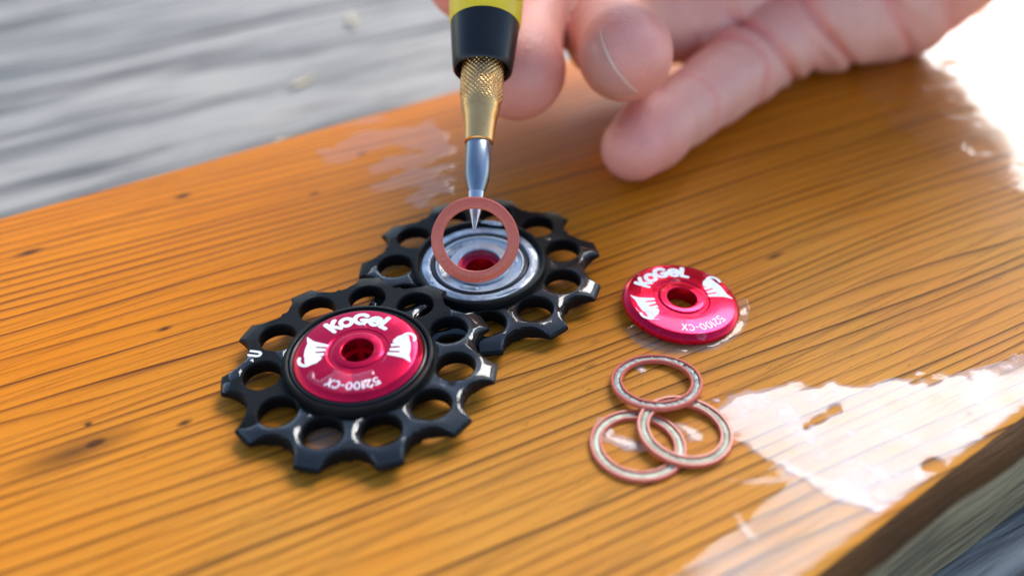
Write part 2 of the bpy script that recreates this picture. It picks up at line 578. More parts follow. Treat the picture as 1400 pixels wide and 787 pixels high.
def plank(name, x0, x1, y0, y1, ztop, th, mat, parent, seed, nx=70, ny=None, relief=0.7):
    ny = ny or max(12, int((y1 - y0) / 1.6))
    xs = np.linspace(x0, x1, nx + 1); ys = np.linspace(y0, y1, ny + 1)
    X, Y = np.meshgrid(xs, ys, indexing='ij')
    Z = relief * (fbm(X * 0.008, Y * 0.22, seed, 4) + 0.6 * fbm(X * 0.03, Y * 0.7, seed + 9, 2))
    edge = np.minimum(Y - y0, y1 - Y)
    Z -= 2.2 * np.exp(-edge / 1.2)
    vt = np.stack([X, Y, Z + ztop], -1).reshape(-1, 3)
    W = ny + 1
    f = [(i * W + j, (i + 1) * W + j, (i + 1) * W + j + 1, i * W + j + 1) for i in range(nx) for j in range(ny)]
    loop = [i * W for i in range(nx + 1)] + [nx * W + j for j in range(1, W)] + [i * W + ny for i in range(nx - 1, -1, -1)] + [j for j in range(ny - 1, 0, -1)]
    base = len(vt)
    low = vt[loop].copy(); low[:, 2] = ztop - th
    vt = np.concatenate([vt, low])
    n = len(loop)
    f += [(loop[i], loop[(i + 1) % n], base + (i + 1) % n, base + i) for i in range(n)]
    f.append(tuple(base + i for i in range(n)))
    return obj(name, vt, f, mat, parent, sharp=50)


deck = empty('deck', (0, 0, 0), Quaternion((0, 0, 1), BA - math.radians(1.5)))
tag(deck, 'weathered grey timber deck under and behind the varnished board', 'deck', kind='structure')
k = 0
edges = [-250, -120, 43.0, 186.0, 322.0, 452.0, 580.0, 715.0, 840.0]
for a, b in zip(edges[:-1], edges[1:]):
    plank('plank', -700, 900, a + 1.2, b - 1.2, DECK_Z + [0, -.4, .0, 0, -0.3, .2, -.2, .1, 0][k], 20, M['deck'], deck, 30 + k * 7)
    k += 1
obj('subframe', [(-700, -260, -60), (900, -260, -60), (900, 860, -60), (-700, 860, -60)], [(0, 1, 2, 3)], M['deck'], deck)


def build_board():
    """one thick pine plank: top face, worn near arris, grey side"""
    nx = 220
    xs = np.linspace(-260, 420, nx + 1)
    rows = []
    for i, x in enumerate(xs):
        f_ = 48.3 + 0.075 * np.clip(x - 100, -60, 45) + 0.7 * fbm(x * 0.035, 3.3, 5, 4)
        w_ = 2.0 + 0.012 * np.clip(x - 77, -30, 70) + 0.8 * fbm(x * 0.05, 8.1, 6, 3)
        b_ = 193.6 + 0.35 * fbm(x * 0.03, 1.7, 8, 4)
        d_ = 2.6 + 0.9 * fbm(x * 0.06, 5.5, 11, 3)
        rows.append([(x, b_ + .3, -24.6), (x, b_ + 0.4, -1.6), (x, b_ + .15, -0.5), (x, b_ - 0.6, -0.02), (x, b_ - 2.0, 0), (x, 120, 0), (x, f_ + 1.2, 0),
                     (x, f_ + 0.5, -0.06), (x, f_, -0.25), (x, f_ - 0.55 * w_, -0.45 * d_), (x, f_ - w_, -d_), (x, f_ - w_ - 0.4, -d_ - 1.2),
                     (x, f_ - w_ - 0.5, -14), (x, f_ - w_ - 0.2, -24.0), (x, f_ - w_ + 0.5, -24.8)])
    m = len(rows[0])
    v = [p for r in rows for p in r]
    f, mi = [], []
    for i in range(nx):
        for j in range(m):
            jj = (j + 1) % m
            f.append((i * m + j, (i + 1) * m + j, (i + 1) * m + jj, i * m + jj))
            mi.append(0 if 2 <= j <= 7 else 1)
    f.append(tuple(range(m))); mi.append(1)
    f.append(tuple(nx * m + q for q in range(m))); mi.append(1)
    o = obj('wooden_board', v, f, M['board'], sharp=28)
    o.data.materials.append(M['side'])
    for p_, a in zip(o.data.polygons, mi):
        p_.material_index = a
    o.rotation_euler = (0, 0, BA)
    tag(o, 'thick orange varnished pine board lying across the grey deck', 'board')
    return o


board = build_board()

# ================================================================== liquids
def puddle(name, F, X, Y, h, hmax, edge, mat, label=None, z0=0.012, parent=None, cat='puddle', kind=None, group=None, zfun=None):
    v2, f, fv = iso_mesh(F, X[0, 0], Y[0, 0], h)
    if len(f) == 0: return None
    z = z0 + hmax * (1 - np.exp(np.minimum(fv, 0) / edge))
    if zfun is not None: z = z + zfun(np.hypot(v2[:, 0], v2[:, 1]))
    v3 = np.column_stack([v2, z])
    o = obj(name, v3, f, mat, parent, sharp=None)
    cv = o.data.attributes.new('cover', 'FLOAT', 'POINT')
    cv.data.foreach_set('value', (1 - np.exp(np.minimum(fv, 0) / (edge * 1.5))).astype(np.float32))
    if label: tag(o, label, cat, group)
    if kind: tag(o, kind=kind)
    return o


def spill(poly, label, mat='puddle', h=0.45, rough=1.6, rs=0.22, hmax=0.30, edge=0.8, holes=0.0, seed=1, z0=0.012, pad=4, streak=0.0, grow=0.0):
    p = np.array(poly)
    X, Y = grid(p[:, 0].min() - pad, p[:, 0].max() + pad, p[:, 1].min() - pad, p[:, 1].max() + pad, h)
    F = poly_sdf(X, Y, poly)
    U = X * E1[0] + Y * E1[1]; V = X * E2[0] + Y * E2[1]
    F = F + rough * 2.0 * fbm(X * rs, Y * rs, seed, 4)
    F = F + streak * fbm(U * 0.06, V * 0.55, seed + 3, 3) - grow
    if holes:
        F = np.maximum(F, 16 * (fbm(U * 0.10, V * 0.30, seed + 20, 4) - (0.50 - holes * 0.9)))
    # stay on the top face of the board
    F = np.maximum(F, (49.0 + 0.075 * np.clip(U - 100, -60, 45)) - V)
    F = np.maximum(F, V - 192.5)
    return puddle('puddle', F, X, Y, h, hmax, edge, M[mat], label, z0=z0)


spill([(34.5, 113.5), (44, 115.1), (58.2, 116.0), (70.7, 118.5), (90, 123.5), (110, 135), (118, 140), (118, 128), (78.8, 106), (60, 94), (52, 90), (44, 94), (40, 99.5), (35.4, 104.8), (33.2, 108)],
      'wide glossy puddle of degreaser along the near right edge of the board', holes=0.02, seed=3, streak=1.6, rough=1.0, rs=.35, hmax=0.28, grow=1.6)
spill([(40, 100), (46, 98), (54, 91.5), (57, 91), (38.2, 76), (20, 62), (8, 62), (20, 78.5), (31, 88)],
      'thin wet film spreading from the wide puddle towards the bottom of the picture', mat='film', seed=14, streak=2.2, rough=.8, hmax=0.10, z0=0.010)
spill([(33, 97), (40, 98), (41, 96), (33, 95.5), (28.5, 97), (27.5, 99.5)], 'thin wet smear between the stacked seal rings and the wide puddle', mat='film', seed=21, rough=.5, hmax=.12)
spill([(70, 262), (86, 232), (87, 219), (89.5, 203), (93.5, 186), (105, 176), (125, 182), (150, 200), (250, 262), (290, 310), (180, 310)],
      'large wet patch on the board below the heel of the hand', mat='wet', seed=33, rough=2.0, rs=.30, holes=0.12, hmax=.22, h=0.9, grow=3.0)
spill([(-44, 203), (-36, 205), (-17, 205), (-12, 190), (-13, 168), (-22, 170), (-37, 180), (-46, 192)], 'film added for the faint sky sheen left of the pick near the far edge of the board',
      mat='sheen', seed=44, rough=2.6, rs=.22, streak=3.0, holes=.45, hmax=0.10)  # sheet added in the outline of the sky's sheen on the varnish
spill([(12.6, 109.5), (15.4, 109.8), (16, 106), (20.6, 103.6), (21.5, 102), (17, 101.8), (13.2, 103.8), (12, 107)], 'blob of degreaser inside the lower left seal ring', seed=51, h=.22, rough=.35, rs=.7, hmax=.28, edge=.5)
spill([(24.2, 108.4), (26.5, 108.2), (29.4, 105.8), (28.6, 104.2), (26.6, 103.9), (25.2, 106)], 'small blob of degreaser inside the right hand seal ring', seed=58, h=.2, rough=.3, rs=.8, hmax=.28, edge=.5)
spill([(18.4, 121.0), (21.0, 121.6), (23, 119.8), (21.8, 119.4), (20.8, 118.9), (19.5, 120)], 'droplet of degreaser inside the uppermost seal ring', seed=62, h=.16, rough=.25, rs=.9, hmax=.24, edge=.4)
spill([(31.2, 113.4), (32.6, 113.6), (33.0, 112.2), (31.4, 112)], 'tiny droplet beside the right end of the uppermost seal ring', seed=67, h=.12, rough=.2, rs=1, hmax=.3, edge=.3)
spill([(29.5, 91.5), (32, 91), (33, 88), (34, 85.5), (32, 85), (30.5, 88)], 'small splash of degreaser below the seal rings', mat='film', seed=71, h=.25, rough=.5, rs=.6, hmax=.18)
spill([(15.5, 99.6), (19, 99.0), (22.5, 98.6), (22, 97.4), (18, 97.6), (15.6, 98.4)], 'thin wet fringe under the front of the lower left seal ring', mat='film', seed=75, h=.25, rough=.3, rs=.6, hmax=.15)
# crescent of liquid that has crept out from under the loose cap
_a = np.linspace(math.radians(205), math.radians(372), 40)
_cx, _cy = 29.3, 136.2
_cres = [(_cx + (11.8 + .7 * math.sin(q * 3)) * math.cos(q), _cy + (12.9 + .7 * math.sin(q * 2 + 1)) * math.sin(q)) for q in _a] + \
        [(_cx + 8.8 * math.cos(q), _cy + 8.8 * math.sin(q)) for q in _a[::-1]]
spill(_cres, 'crescent of liquid creeping out from under the loose red cap', mat='clear', seed=81, h=.22, rough=.5, rs=.22, hmax=.45, edge=.7)
spill([(-32, 108), (-28, 109.5), (-24, 107.5), (-21, 103), (-25, 100.5), (-31, 103)], 'puddle seen through the near holes of the front pulley wheel', mat='film', seed=91, h=.3, rough=.7, rs=.4, hmax=.16)
spill([(-12.5, 107.5), (-10.5, 108.5), (-9, 106.5), (-10.5, 105), (-12.4, 105.8)], 'bead of liquid seen through the right hole of the front pulley wheel', seed=95, h=.2, rough=.3, rs=.7, hmax=.35, edge=.4)

# ================================================================== pulley wheels
NT_ = 11
HALF = PI / NT_
R_IN, R_HOLE_C, R_HOLE = 11.3, 15.3, 3.05
R_TIP, R_SC, RHO = 21.8, 22.9, 4.45
Z_B, Z_T = 0.5, 3.1                           # plate underside and top


def r_out(phi):
    """outline radius of one tooth sector, phi in [-HALF, HALF]"""
    p = abs(phi)
    tip = R_TIP / math.cos(min(p, 0.12))
    c, d = R_SC * math.cos(HALF - p), R_SC * math.sin(HALF - p)
    if d < RHO:
        sc = c - math.sqrt(RHO * RHO - d * d)
        k = 0.30
        return -k * math.log(math.exp(-(tip - 20) / k) + math.exp(-(sc - 20) / k)) + 20
    return tip


def gear_mesh():
    # boundary of one sector as a dense polyline round the hole, tooth axis along +x
    pts = []
    for q in np.linspace(-HALF, HALF, 241):
        r = r_out(q); pts.append((r * math.cos(q), r * math.sin(q), 'o'))
    rv = r_out(HALF)
    for r in np.linspace(rv, R_IN, 80)[1:]:
        pts.append((r * math.cos(HALF), r * math.sin(HALF), 's'))
    for q in np.linspace(HALF, -HALF, 80)[1:]:
        pts.append((R_IN * math.cos(q), R_IN * math.sin(q), 'i'))
    for r in np.linspace(R_IN, rv, 80)[1:-1]:
        pts.append((r * math.cos(HALF), -r * math.sin(HALF), 's'))
    ang = np.unwrap([math.atan2(p[1], p[0] - R_HOLE_C) for p in pts])
    # sample angles: even, plus the exact corners
    a0 = ang[0]
    cor = []
    for q in (HALF,):
        for r in (rv, R_IN):
            cor.append(math.atan2(r * math.sin(q), r * math.cos(q) - R_HOLE_C))
    ptip = [q for q in np.linspace(0, HALF, 2000) if r_out(q) < R_TIP / math.cos(min(q, .12)) - 1e-6][0]
    cor.append(math.atan2(r_out(ptip) * math.sin(ptip), r_out(ptip) * math.cos(ptip) - R_HOLE_C))
    half = sorted(set([round(x, 6) for x in list(np.linspace(0, PI, 33)) + cor]))
    keep = [half[0]]
    for x in half[1:]:
        if x - keep[-1] < 0.03 and not any(abs(x - c) < 1e-5 for c in cor): continue
        if x - keep[-1] < 0.03 and not any(abs(keep[-1] - c) < 1e-5 for c in cor) and keep[-1] > 0: keep.pop()
        keep.append(x)
    keep[-1] = PI
    angs = [-x for x in keep[::-1][:-1]] + keep[:]
    angs = angs[1:]                            # -pi and pi are the same ray
    n = len(angs)
    bnd = []
    for a in angs:
        best = None
        for i in range(len(pts)):
            a1, a2 = ang[i], ang[(i + 1) % len(pts)] + (2 * PI if i + 1 == len(pts) else 0)
            for k2 in (0, 2 * PI, -2 * PI):
                if min(a1, a2) - 1e-9 <= a + k2 <= max(a1, a2) + 1e-9 and abs(a2 - a1) > 1e-12:
                    t = (a + k2 - a1) / (a2 - a1)
                    p1, p2 = pts[i], pts[(i + 1) % len(pts)]
                    best = (p1[0] + t * (p2[0] - p1[0]), p1[1] + t * (p2[1] - p1[1]), p1[2] if p1[2] == p2[2] else 's')
            if best: break
        bnd.append(best)
    V, F = [], []
    key = {}

    def vtx(x, y, z):
        k_ = (round(x, 4), round(y, 4), round(z, 4))
        if k_ not in key:
            key[k_] = len(V); V.append((x, y, z))
        return key[k_]
    TS = [0.0, 0.12, 0.45, 0.80, 1.0]
    for s in range(NT_):
        ca, sa = math.cos(2 * HALF * s), math.sin(2 * HALF * s)

        def W(x, y, z):
            return vtx(x * ca - y * sa, x * sa + y * ca, z)
        rings = []
        for side in (1, -1):
            zf = Z_T if side == 1 else Z_B
            rr = []
            for ti, t in enumerate(TS):
                row = []
                for a, b in zip(angs, bnd):
                    hx, hy = R_HOLE_C + R_HOLE * math.cos(a), R_HOLE * math.sin(a)
                    if ti == 1:      # inner lip of the hole chamfer
                        hx, hy = R_HOLE_C + (R_HOLE + .22) * math.cos(a), (R_HOLE + .22) * math.sin(a)
                        x, y = hx, hy
                    else:
                        x, y = hx + (b[0] - hx) * t, hy + (b[1] - hy) * t
                    z = zf
                    if ti == 0: z = zf - side * 0.22
                    r = math.hypot(x, y)
                    if b[2] == 'o' and t >= 0.8:
                        z = zf - side * (0.40 if t == 1.0 else 0.0)
                    if r > 18.9: z = zf - side * min(0.85, 0.30 * (r - 18.9)) - (side * 0.22 if (b[2] == 'o' and t == 1.0) else 0)
                    row.append(W(x, y, z))
                rr.append(row)
            rings.append(rr)
            for q in range(len(TS) - 1):
                for k_ in range(n):
                    l_ = (k_ + 1) % n
                    F.append((rr[q][k_], rr[q][l_], rr[q + 1][l_], rr[q + 1][k_]))
        up, dn = rings
        for k_ in range(n):
            l_ = (k_ + 1) % n
            F.append((up[0][k_], up[0][l_], dn[0][l_], dn[0][k_]))
            if bnd[k_][2] in 'o' or bnd[l_][2] in 'o':
                if bnd[k_][2] != 'i' and bnd[l_][2] != 'i':
                    F.append((up[-1][k_], up[-1][l_], dn[-1][l_], dn[-1][k_]))
    F = [f for f in F if len(set(f)) >= 3]
    F = [tuple(dict.fromkeys(f)) for f in F]
    return V, F


GV, GF = gear_mesh()


def gear_sdf(X, Y):
    R = np.hypot(X, Y); A = np.arctan2(Y, X)
    ph = (A + HALF) % (2 * HALF) - HALF
    tab_p = np.linspace(-HALF, HALF, 400); tab_r = np.array([r_out(q) for q in tab_p])
    ro = np.interp(ph, tab_p, tab_r)
    F = R - ro + 0.42
    F = np.maximum(F, (R_HOLE + .35) - np.hypot(R * np.cos(ph) - R_HOLE_C, R * np.sin(ph)))
    F = np.maximum(F, 12.4 - R)
    return F


# ---- lettering -----------------------------------------------------------
def arc(cx, cy, rx, ry, a0, a1, n=18):
    return [(cx + rx * math.cos(math.radians(a0 + (a1 - a0) * k / n)), cy + ry * math.sin(math.radians(a0 + (a1 - a0) * k / n))) for k in range(n + 1)]


GLY = {
    'K': (0.74, [[(0.08, 0.02), (0.08, 0.98)], [(0.10, 0.46), (0.60, 0.96)], [(0.22, 0.56), (0.66, 0.04)]]),
    'O': (0.92, [arc(0.43, 0.42, 0.36, 0.36, 0, 360, 28)]),
    'G': (1.00, [arc(0.48, 0.50, 0.42, 0.44, 42, 330, 28), [(0.52, 0.42), (0.90, 0.42), (0.86, 0.26)]]),
    'e': (0.86, [arc(0.42, 0.38, 0.36, 0.36, 0, 312, 26), [(0.10, 0.40), (0.78, 0.40)]]),
    'L': (0.70, [[(0.12, 0.98), (0.10, 0.06), (0.58, 0.06)]]),
    '5': (0.66, [[(0.54, 0.98), (0.12, 0.98), (0.10, 0.56)], arc(0.28, 0.32, 0.28, 0.30, 125, -140, 16)]),
    '2': (0.66, [arc(0.30, 0.70, 0.26, 0.28, 165, -35, 12) + [(0.05, 0.02), (0.58, 0.02)]]),
    '1': (0.42, [[(0.06, 0.80), (0.24, 0.98), (0.24, 0.0)]]),
    '0': (0.70, [arc(0.30, 0.50, 0.27, 0.48, 0, 360, 24)]),
    '-': (0.46, [[(0.04, 0.46), (0.34, 0.46)]]),
    'C': (0.70, [arc(0.36, 0.50, 0.32, 0.48, 48, 312, 20)]),
    'X': (0.70, [[(0.04, 0.0), (0.56, 0.98)], [(0.56, 0.0), (0.04, 0.98)]]),
    'U': (0.70, [[(0.05, 0.98), (0.05, 0.35)] + arc(0.30, 0.30, 0.25, 0.28, 180, 360, 12) + [(0.55, 0.98)]]),
}
CAT_BODY = [(-1.0, 0.55), (-0.7, 0.95), (0.9, 0.95), (1.55, 1.35), (1.25, 0.55), (1.15, -0.95), (0.75, -0.95), (0.68, 0.1),
            (0.42, 0.1), (0.36, -0.85), (-0.02, -0.85), (-0.08, 0.05), (-0.35, 0.05), (-0.42, -0.75), (-0.80, -0.75), (-0.85, 0.0)]
CAT_HEAD = [(-0.85, 0.9), (-0.75, -0.05), (-1.05, -0.55), (-1.45, -0.40), (-1.75, 0.05), (-1.75, 0.55), (-1.45, 0.95)]
CAT_TAIL = [arc(-1.10, 0.85, 0.62, 0.62, 215, 60, 14)]


def print_mesh(items, z, name, parent):
    """items: list of (fn(px,py)->sdf, theta centre (deg), base radius, half width mm, height mm, bottom mm)"""
    for (fn, th, rb, hw, y0, y1) in items:
        h = 0.05
        X, Y = grid(-hw, hw, y0, y1, h)
        F = fn(X, Y)
        v2, f, _ = iso_mesh(F, X[0, 0], Y[0, 0], h)
        # bend onto the circle: x runs clockwise
        a = math.radians(th) - v2[:, 0] / (rb + 0.9)
        r = rb + v2[:, 1]
        v3 = np.column_stack([r * np.cos(a), r * np.sin(a), np.full(len(r), z)])
        obj(name if isinstance(name, str) else name[0], v3, f, M['print'], parent, smooth=False)


def text_fn(s, hgt, w, gap=0.0):
    total = sum(GLY[c][0] + gap for c in s)
    strokes, x = [], -total / 2
    for c in s:
        for st in GLY[c][1]:
            strokes.append([((x + a) * hgt, b * hgt) for a, b in st])
        x += GLY[c][0] + gap
    return (lambda X, Y: stroke_sdf(X, Y, strokes, w * hgt)), total * hgt / 2 + 0.3


def cat_fn(sc=1.0):
    def fn(X, Y):
        d = np.minimum(poly_sdf(X / sc, Y / sc, CAT_BODY), poly_sdf(X / sc, Y / sc, CAT_HEAD))
        d = np.minimum(d, stroke_sdf(X / sc, Y / sc, CAT_TAIL, 0.22))
        face = stroke_sdf(X / sc, Y / sc, [[(-1.45, 0.40), (-1.22, 0.46)], [(-1.42, 0.02), (-1.18, 0.0)]], 0.10)
        return np.maximum(d, -face) - 0.04
    return fn


CAP_PROF = [(2.6, -1.2), (2.6, 1.36), (2.75, 1.45), (3.8, 1.45), (3.95, 1.40), (4.15, 1.26), (4.75, 1.25), (5.0, 1.36), (9.05, 1.36), (9.35, 1.28), (10.05, 0.72), (10.2, 0.5), (10.2, -0.35), (10.0, -0.5),
            (4.6, -0.5), (4.5, -1.2)]


def make_cap(parent, rot, printed=True, flip=False):
    prof = [(r, -z) for r, z in CAP_PROF][::-1] if flip else CAP_PROF
    v, f = lathe(prof, 128, True)
    c = obj('cap', v, f, M['red'], parent, sharp=22)
    if printed:
        zt = 1.36 + 0.03
        fn, hw = text_fn('KOGeL', 2.45, 0.30, 0.02)
        print_mesh([(fn, 92 + rot, 6.0, hw, -0.5, 3.0)], zt, 'brand_lettering', c)
        fn, hw = text_fn('52100-CX', 1.5, 0.17, 0.10)
        print_mesh([(fn, -90 + rot, 7.05, hw, -0.3, 1.9)], zt, 'model_lettering', c)
        for th in (180, 2):
            print_mesh([(cat_fn(1.75), th + rot, 6.6, 3.7, -2.0, 2.9)], zt, 'cat_emblem', c)
    return c


def make_wheel(loc, rot, spin, label, capped, cap_rot, film_seed, film_amt):
    root = empty('pulley_wheel', loc, rot)
    tag(root, label, 'pulley wheel', 'pulley wheels on the board')
    sp = Matrix.Rotation(spin, 4, 'Z')
    g = obj('toothed_plate', [tuple(sp @ Vector(p)) for p in GV], GF, M['black'], root, sharp=24)
    # raised hub ring
    hub = [(10.75, 0.05), (11.6, 0.05), (11.95, 0.35), (11.95, 4.05), (11.75, 4.4), (11.35, 4.5), (11.05, 4.35), (10.95, 3.7), (10.75, 3.6)]
    v, f = lathe(hub, 128, True)
    obj('hub_ring', v, f, M['black'], root, sharp=30)
    if capped:
        c = make_cap(root, cap_rot)
        c.location = (0, 0, 4.05 * MM)
        v, f = lathe([(10.28, 3.2), (10.28, 4.35), (10.5, 4.5), (10.74, 4.35), (10.74, 3.2)], 96, True)
        obj('sealing_ring', v, f, M['rubber'], root)
        v, f = lathe([(2.2, 0.3), (2.2, 2.9), (4.4, 2.9), (4.4, 0.3)], 64, True)
        obj('axle_sleeve', v, f, M['red'], root)
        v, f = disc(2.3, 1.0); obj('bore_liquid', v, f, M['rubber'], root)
    else:
        c = make_cap(root, 0, printed=False, flip=True)
        c.name = 'lower_cap'
        c.location = (0, 0, 1.4 * MM)
        v, f = lathe([(8.75, 0.6), (8.75, 3.55), (8.95, 3.85), (9.6, 3.95), (10.3, 3.8), (10.7, 3.3), (10.7, 0.6)], 128, True)
        obj('outer_race', v, f, M['grease'], root)
        v, f = lathe([(8.05, 3.0), (8.05, 3.75), (8.3, 3.95), (8.6, 3.75), (8.6, 3.0)], 128, True)
        obj('retaining_ring', v, f, M['rubber'], root)
        v, f = lathe([(7.45, 0.8), (7.45, 3.5), (7.6, 3.72), (7.9, 3.72), (8.04, 3.5), (8.04, 0.8)], 128, True)
        obj('shield_lip', v, f, M['race'], root)
        v, f = lathe([(5.6, 0.8), (5.6, 3.05), (5.9, 3.15), (7.2, 3.15), (7.44, 3.3), (7.44, 0.8)], 128, True)
        obj('ball_channel', v, f, M['grease'], root)
        v, f = lathe([(3.75, 0.8), (3.75, 3.75), (3.95, 3.95), (5.3, 3.95), (5.58, 3.6), (5.58, 0.8)], 128, True)
        obj('inner_race', v, f, M['race'], root)
        # dabs of grease left on the hub
        for (th, rr, s_, sd) in ((78, 11.0, 1.0, 3), (60, 9.8, .8, 5), (250, 6.4, .9, 7), (20, 6.5, .9, 9), (300, 9.6, 1.0, 12), (150, 6.4, 1.0, 15), (215, 9.6, .7, 18)):
            X, Y = grid(-2.5, 2.5, -1.2, 1.2, 0.12)
            F = np.hypot(X / 2.0, Y / .75) - s_ + .5 * fbm(X * 1.2, Y * 1.6, sd, 3)
            v2, f, fv = iso_mesh(F, X[0, 0], Y[0, 0], .12)
            a = math.radians(th) - v2[:, 0] / rr
            r = rr + v2[:, 1] * .8
            zb = {11.0: 4.45, 9.8: 3.92, 9.6: 3.92}.get(rr, 3.16)
            obj('grease_dab', np.column_stack([r * np.cos(a), r * np.sin(a), zb + .28 * (1 - np.exp(fv * 4))]), f, M['grease'], root, sharp=None)
    # wet oil lying on the plate
    X, Y = grid(-22, 22, -22, 22, 0.22)
    c_, s_ = math.cos(-spin), math.sin(-spin)
    F = gear_sdf(X * c_ - Y * s_, X * s_ + Y * c_)
    F = np.maximum(F, 7.0 * (fbm(X * 0.13, Y * 0.13, film_seed, 2) - film_amt - 0.030 * (X * 0.35 - Y)))
    puddle('oil_film', F, X, Y, 0.22, 0.42, 0.60, M['oil'], None, z0=Z_T + 0.02, parent=root, kind='stuff', zfun=lambda r: -np.minimum(0.85, 0.30 * np.maximum(r - 18.9, 0)))
    # rounded blobs caught on the tooth ramps
    return root, g


def tilt_quat(direction_deg, tilt_deg):
    """raise the side lying in that direction"""
    d = math.radians(direction_deg)
    axis = Vector((math.sin(d), -math.cos(d), 0))
    return Quaternion(axis, math.radians(tilt_deg))


B_POS = (-5.6, 143.8, 0.75)
A_POS = (-24.0, 118.0, 1.0)
wheelB, _ = make_wheel(B_POS, tilt_quat(55, 3.5), math.radians(14), 'black toothed pulley wheel with its bearing uncovered, under the held ring', False, 0, 5, 0.06)
TILT = tilt_quat(55, 3.2)
wheelA, plateA = make_wheel(A_POS, TILT, math.radians(190), 'black toothed pulley wheel with its red cap on, resting on the other wheel', True, 0, 12, 0.06)
# the small white letter stamped near one tooth
fn, hw = text_fn('U', 1.9, 0.24)
X, Y = grid(-hw, hw, -.5, 2.4, 0.06)
v2, f, _ = iso_mesh(fn(X, Y), X[0, 0], Y[0, 0], 0.06)
ua = math.radians(172.5)
ux, uy = 17.2 * math.cos(ua), 17.2 * math.sin(ua)
ur = math.radians(78)
obj('stamped_letter', np.column_stack([ux + (v2[:, 0]) * math.cos(ur) - (v2[:, 1] - 1) * math.sin(ur), uy + v2[:, 0] * math.sin(ur) + (v2[:, 1] - 1) * math.cos(ur), np.full(len(v2), Z_T + 0.035)]),
    f, M['print'], wheelA, smooth=False)

# ================================================================== loose cap
capC_root = empty('bearing_cap', (29.3, 135.8, 1.35), tilt_quat(160, 4.5))
tag(capC_root, 'loose red anodised bearing cap lying on the wet wood', 'bearing cap')
capC = make_cap(capC_root, 22)
# droplets on the cap
for (th, rr, s_, zz) in ((52, 8.9, .55, 1.36), (22, 9.3, .5, 1.33), (-78, 9.55, .75, 1.1), (-30, 10.0, .4, .7), (140, 9.2, .35, 1.3), (-120, 9.7, .4, 1.0), (100, 4.2, .6, 1.7)):
    X, Y = grid(-1.4, 1.4, -1, 1, 0.09)
    F = np.hypot(X / 1.3, Y) - s_ + .25 * fbm(X * 1.5, Y * 1.5, int(th + 200), 2)
    v2, f, fv = iso_mesh(F, X[0, 0], Y[0, 0], .09)
    a = math.radians(th) - v2[:, 0] / rr
    r = rr + v2[:, 1]
    obj('droplet', np.column_stack([r * np.cos(a), r * np.sin(a), zz + .02 - np.maximum(r - 9.3, 0) * .75 + .4 * (1 - np.exp(fv * 5))]), f, M['oil'], capC_root, sharp=None)
X, Y = grid(-10, 10, -10, 10, 0.2)
R_ = np.hypot(X, Y)
F = np.maximum(np.maximum(R_ - 9.2, 5.2 - R_), 5 * (fbm(X * .2, Y * .2, 77, 3) + .12 + 0 * Y))
F = np.maximum(F, np.abs(np.degrees(np.arctan2(Y, X)) + 128) * 0.1 - 3.2)
puddle('liquid_film', F, X, Y, .2, .22, .35, M['oil'], None, z0=1.40, parent=capC_root, kind='stuff')
Fa = np.maximum(np.maximum(R_ - 9.2, 5.2 - R_), 5 * (fbm(X * .2, Y * .2, 99, 3) + .25 + .04 * Y))
fa = puddle('liquid_film', Fa, X, Y, .2, .16, .35, M['oil'], None, z0=4.05 + 1.40, parent=wheelA, kind='stuff')

# ================================================================== seal rings
RO, RI = 7.2, 5.3


def make_seal(loc, rot, label, groove=True, spin=0, seed=0, pieces=8, rag=0.2, shim='shim'):
    root = empty('seal_ring', loc, rot)
    tag(root, label, 'seal ring', 'red rubber seal rings')
    w = RO - RI
    if groove:
        prof = [(RI, 0.12), (RI, 0.62), (RI + .10, 0.78), (RI + .36, 0.78), (RI + .44, 0.66), (RI + .46, 0.36), (RI + 1.38, 0.36), (RI + 1.40, 0.66), (RI + 1.48, 0.78), (RO - .12, 0.78), (RO, 0.62), (RO, 0.12), (RO - .12, 0), (RI + .12, 0)]
    else:
        prof = [(RI - .05, 0.12), (RI - .05, 0.50), (RI + .05, 0.62), (RI + .25, 0.66), (RO - .62, 0.66), (RO - .52, 0.58), (RO - .14, 0.58), (RO, 0.46), (RO, 0.12), (RO - .12, 0), (RI + .1, 0)]
    v, f = lathe(prof, 128, True)
    v = np.array(v)
    a = np.arctan2(v[:, 1], v[:, 0]); r = np.hypot(v[:, 0], v[:, 1])
    r = r + 0.06 * np.sin(a * 2 + seed) + 0.05 * fbm(a * 3, r * .5, seed, 3)
    v = np.column_stack([r * np.cos(a), r * np.sin(a), v[:, 2]])
    obj('rubber_ring', v, f, M['seal'], root, sharp=40)
    if groove:
        # greased metal shim broken into lengths in the groove
        cuts = sorted(random.Random(seed).uniform(0, 2 * PI) for _ in range(pieces))
        for i in range(pieces):
            a0, a1 = cuts[i] + .03, (cuts[(i + 1) % pieces] + (2 * PI if i == pieces - 1 else 0)) - .03
            if a1 - a0 < .12: continue
            n = max(4, int((a1 - a0) * 22))
            vv, ff = [], []
            rnd = random.Random(seed * 10 + i)
            for k in range(n + 1):
                q = a0 + (a1 - a0) * k / n
                zt = 0.55 + rag * (rnd.random() - .5)
                rc = RI + .92 + .06 * math.sin(q * 2 + seed)
                for (dr, z) in ((-.41, .32), (-.37, zt - .06), (0, zt + .05), (.37, zt - .06), (.41, .32)):
                    vv.append(((rc + dr) * math.cos(q), (rc + dr) * math.sin(q), z))
            for k in range(n):
                for j in range(4):
                    ff.append((k * 5 + j, (k + 1) * 5 + j, (k + 1) * 5 + j + 1, k * 5 + j + 1))
            ff += [(0, 1, 2, 3, 4), tuple(n * 5 + j for j in range(5))]
            obj('shim', vv, ff, M[shim], root, sharp=60)
    return root


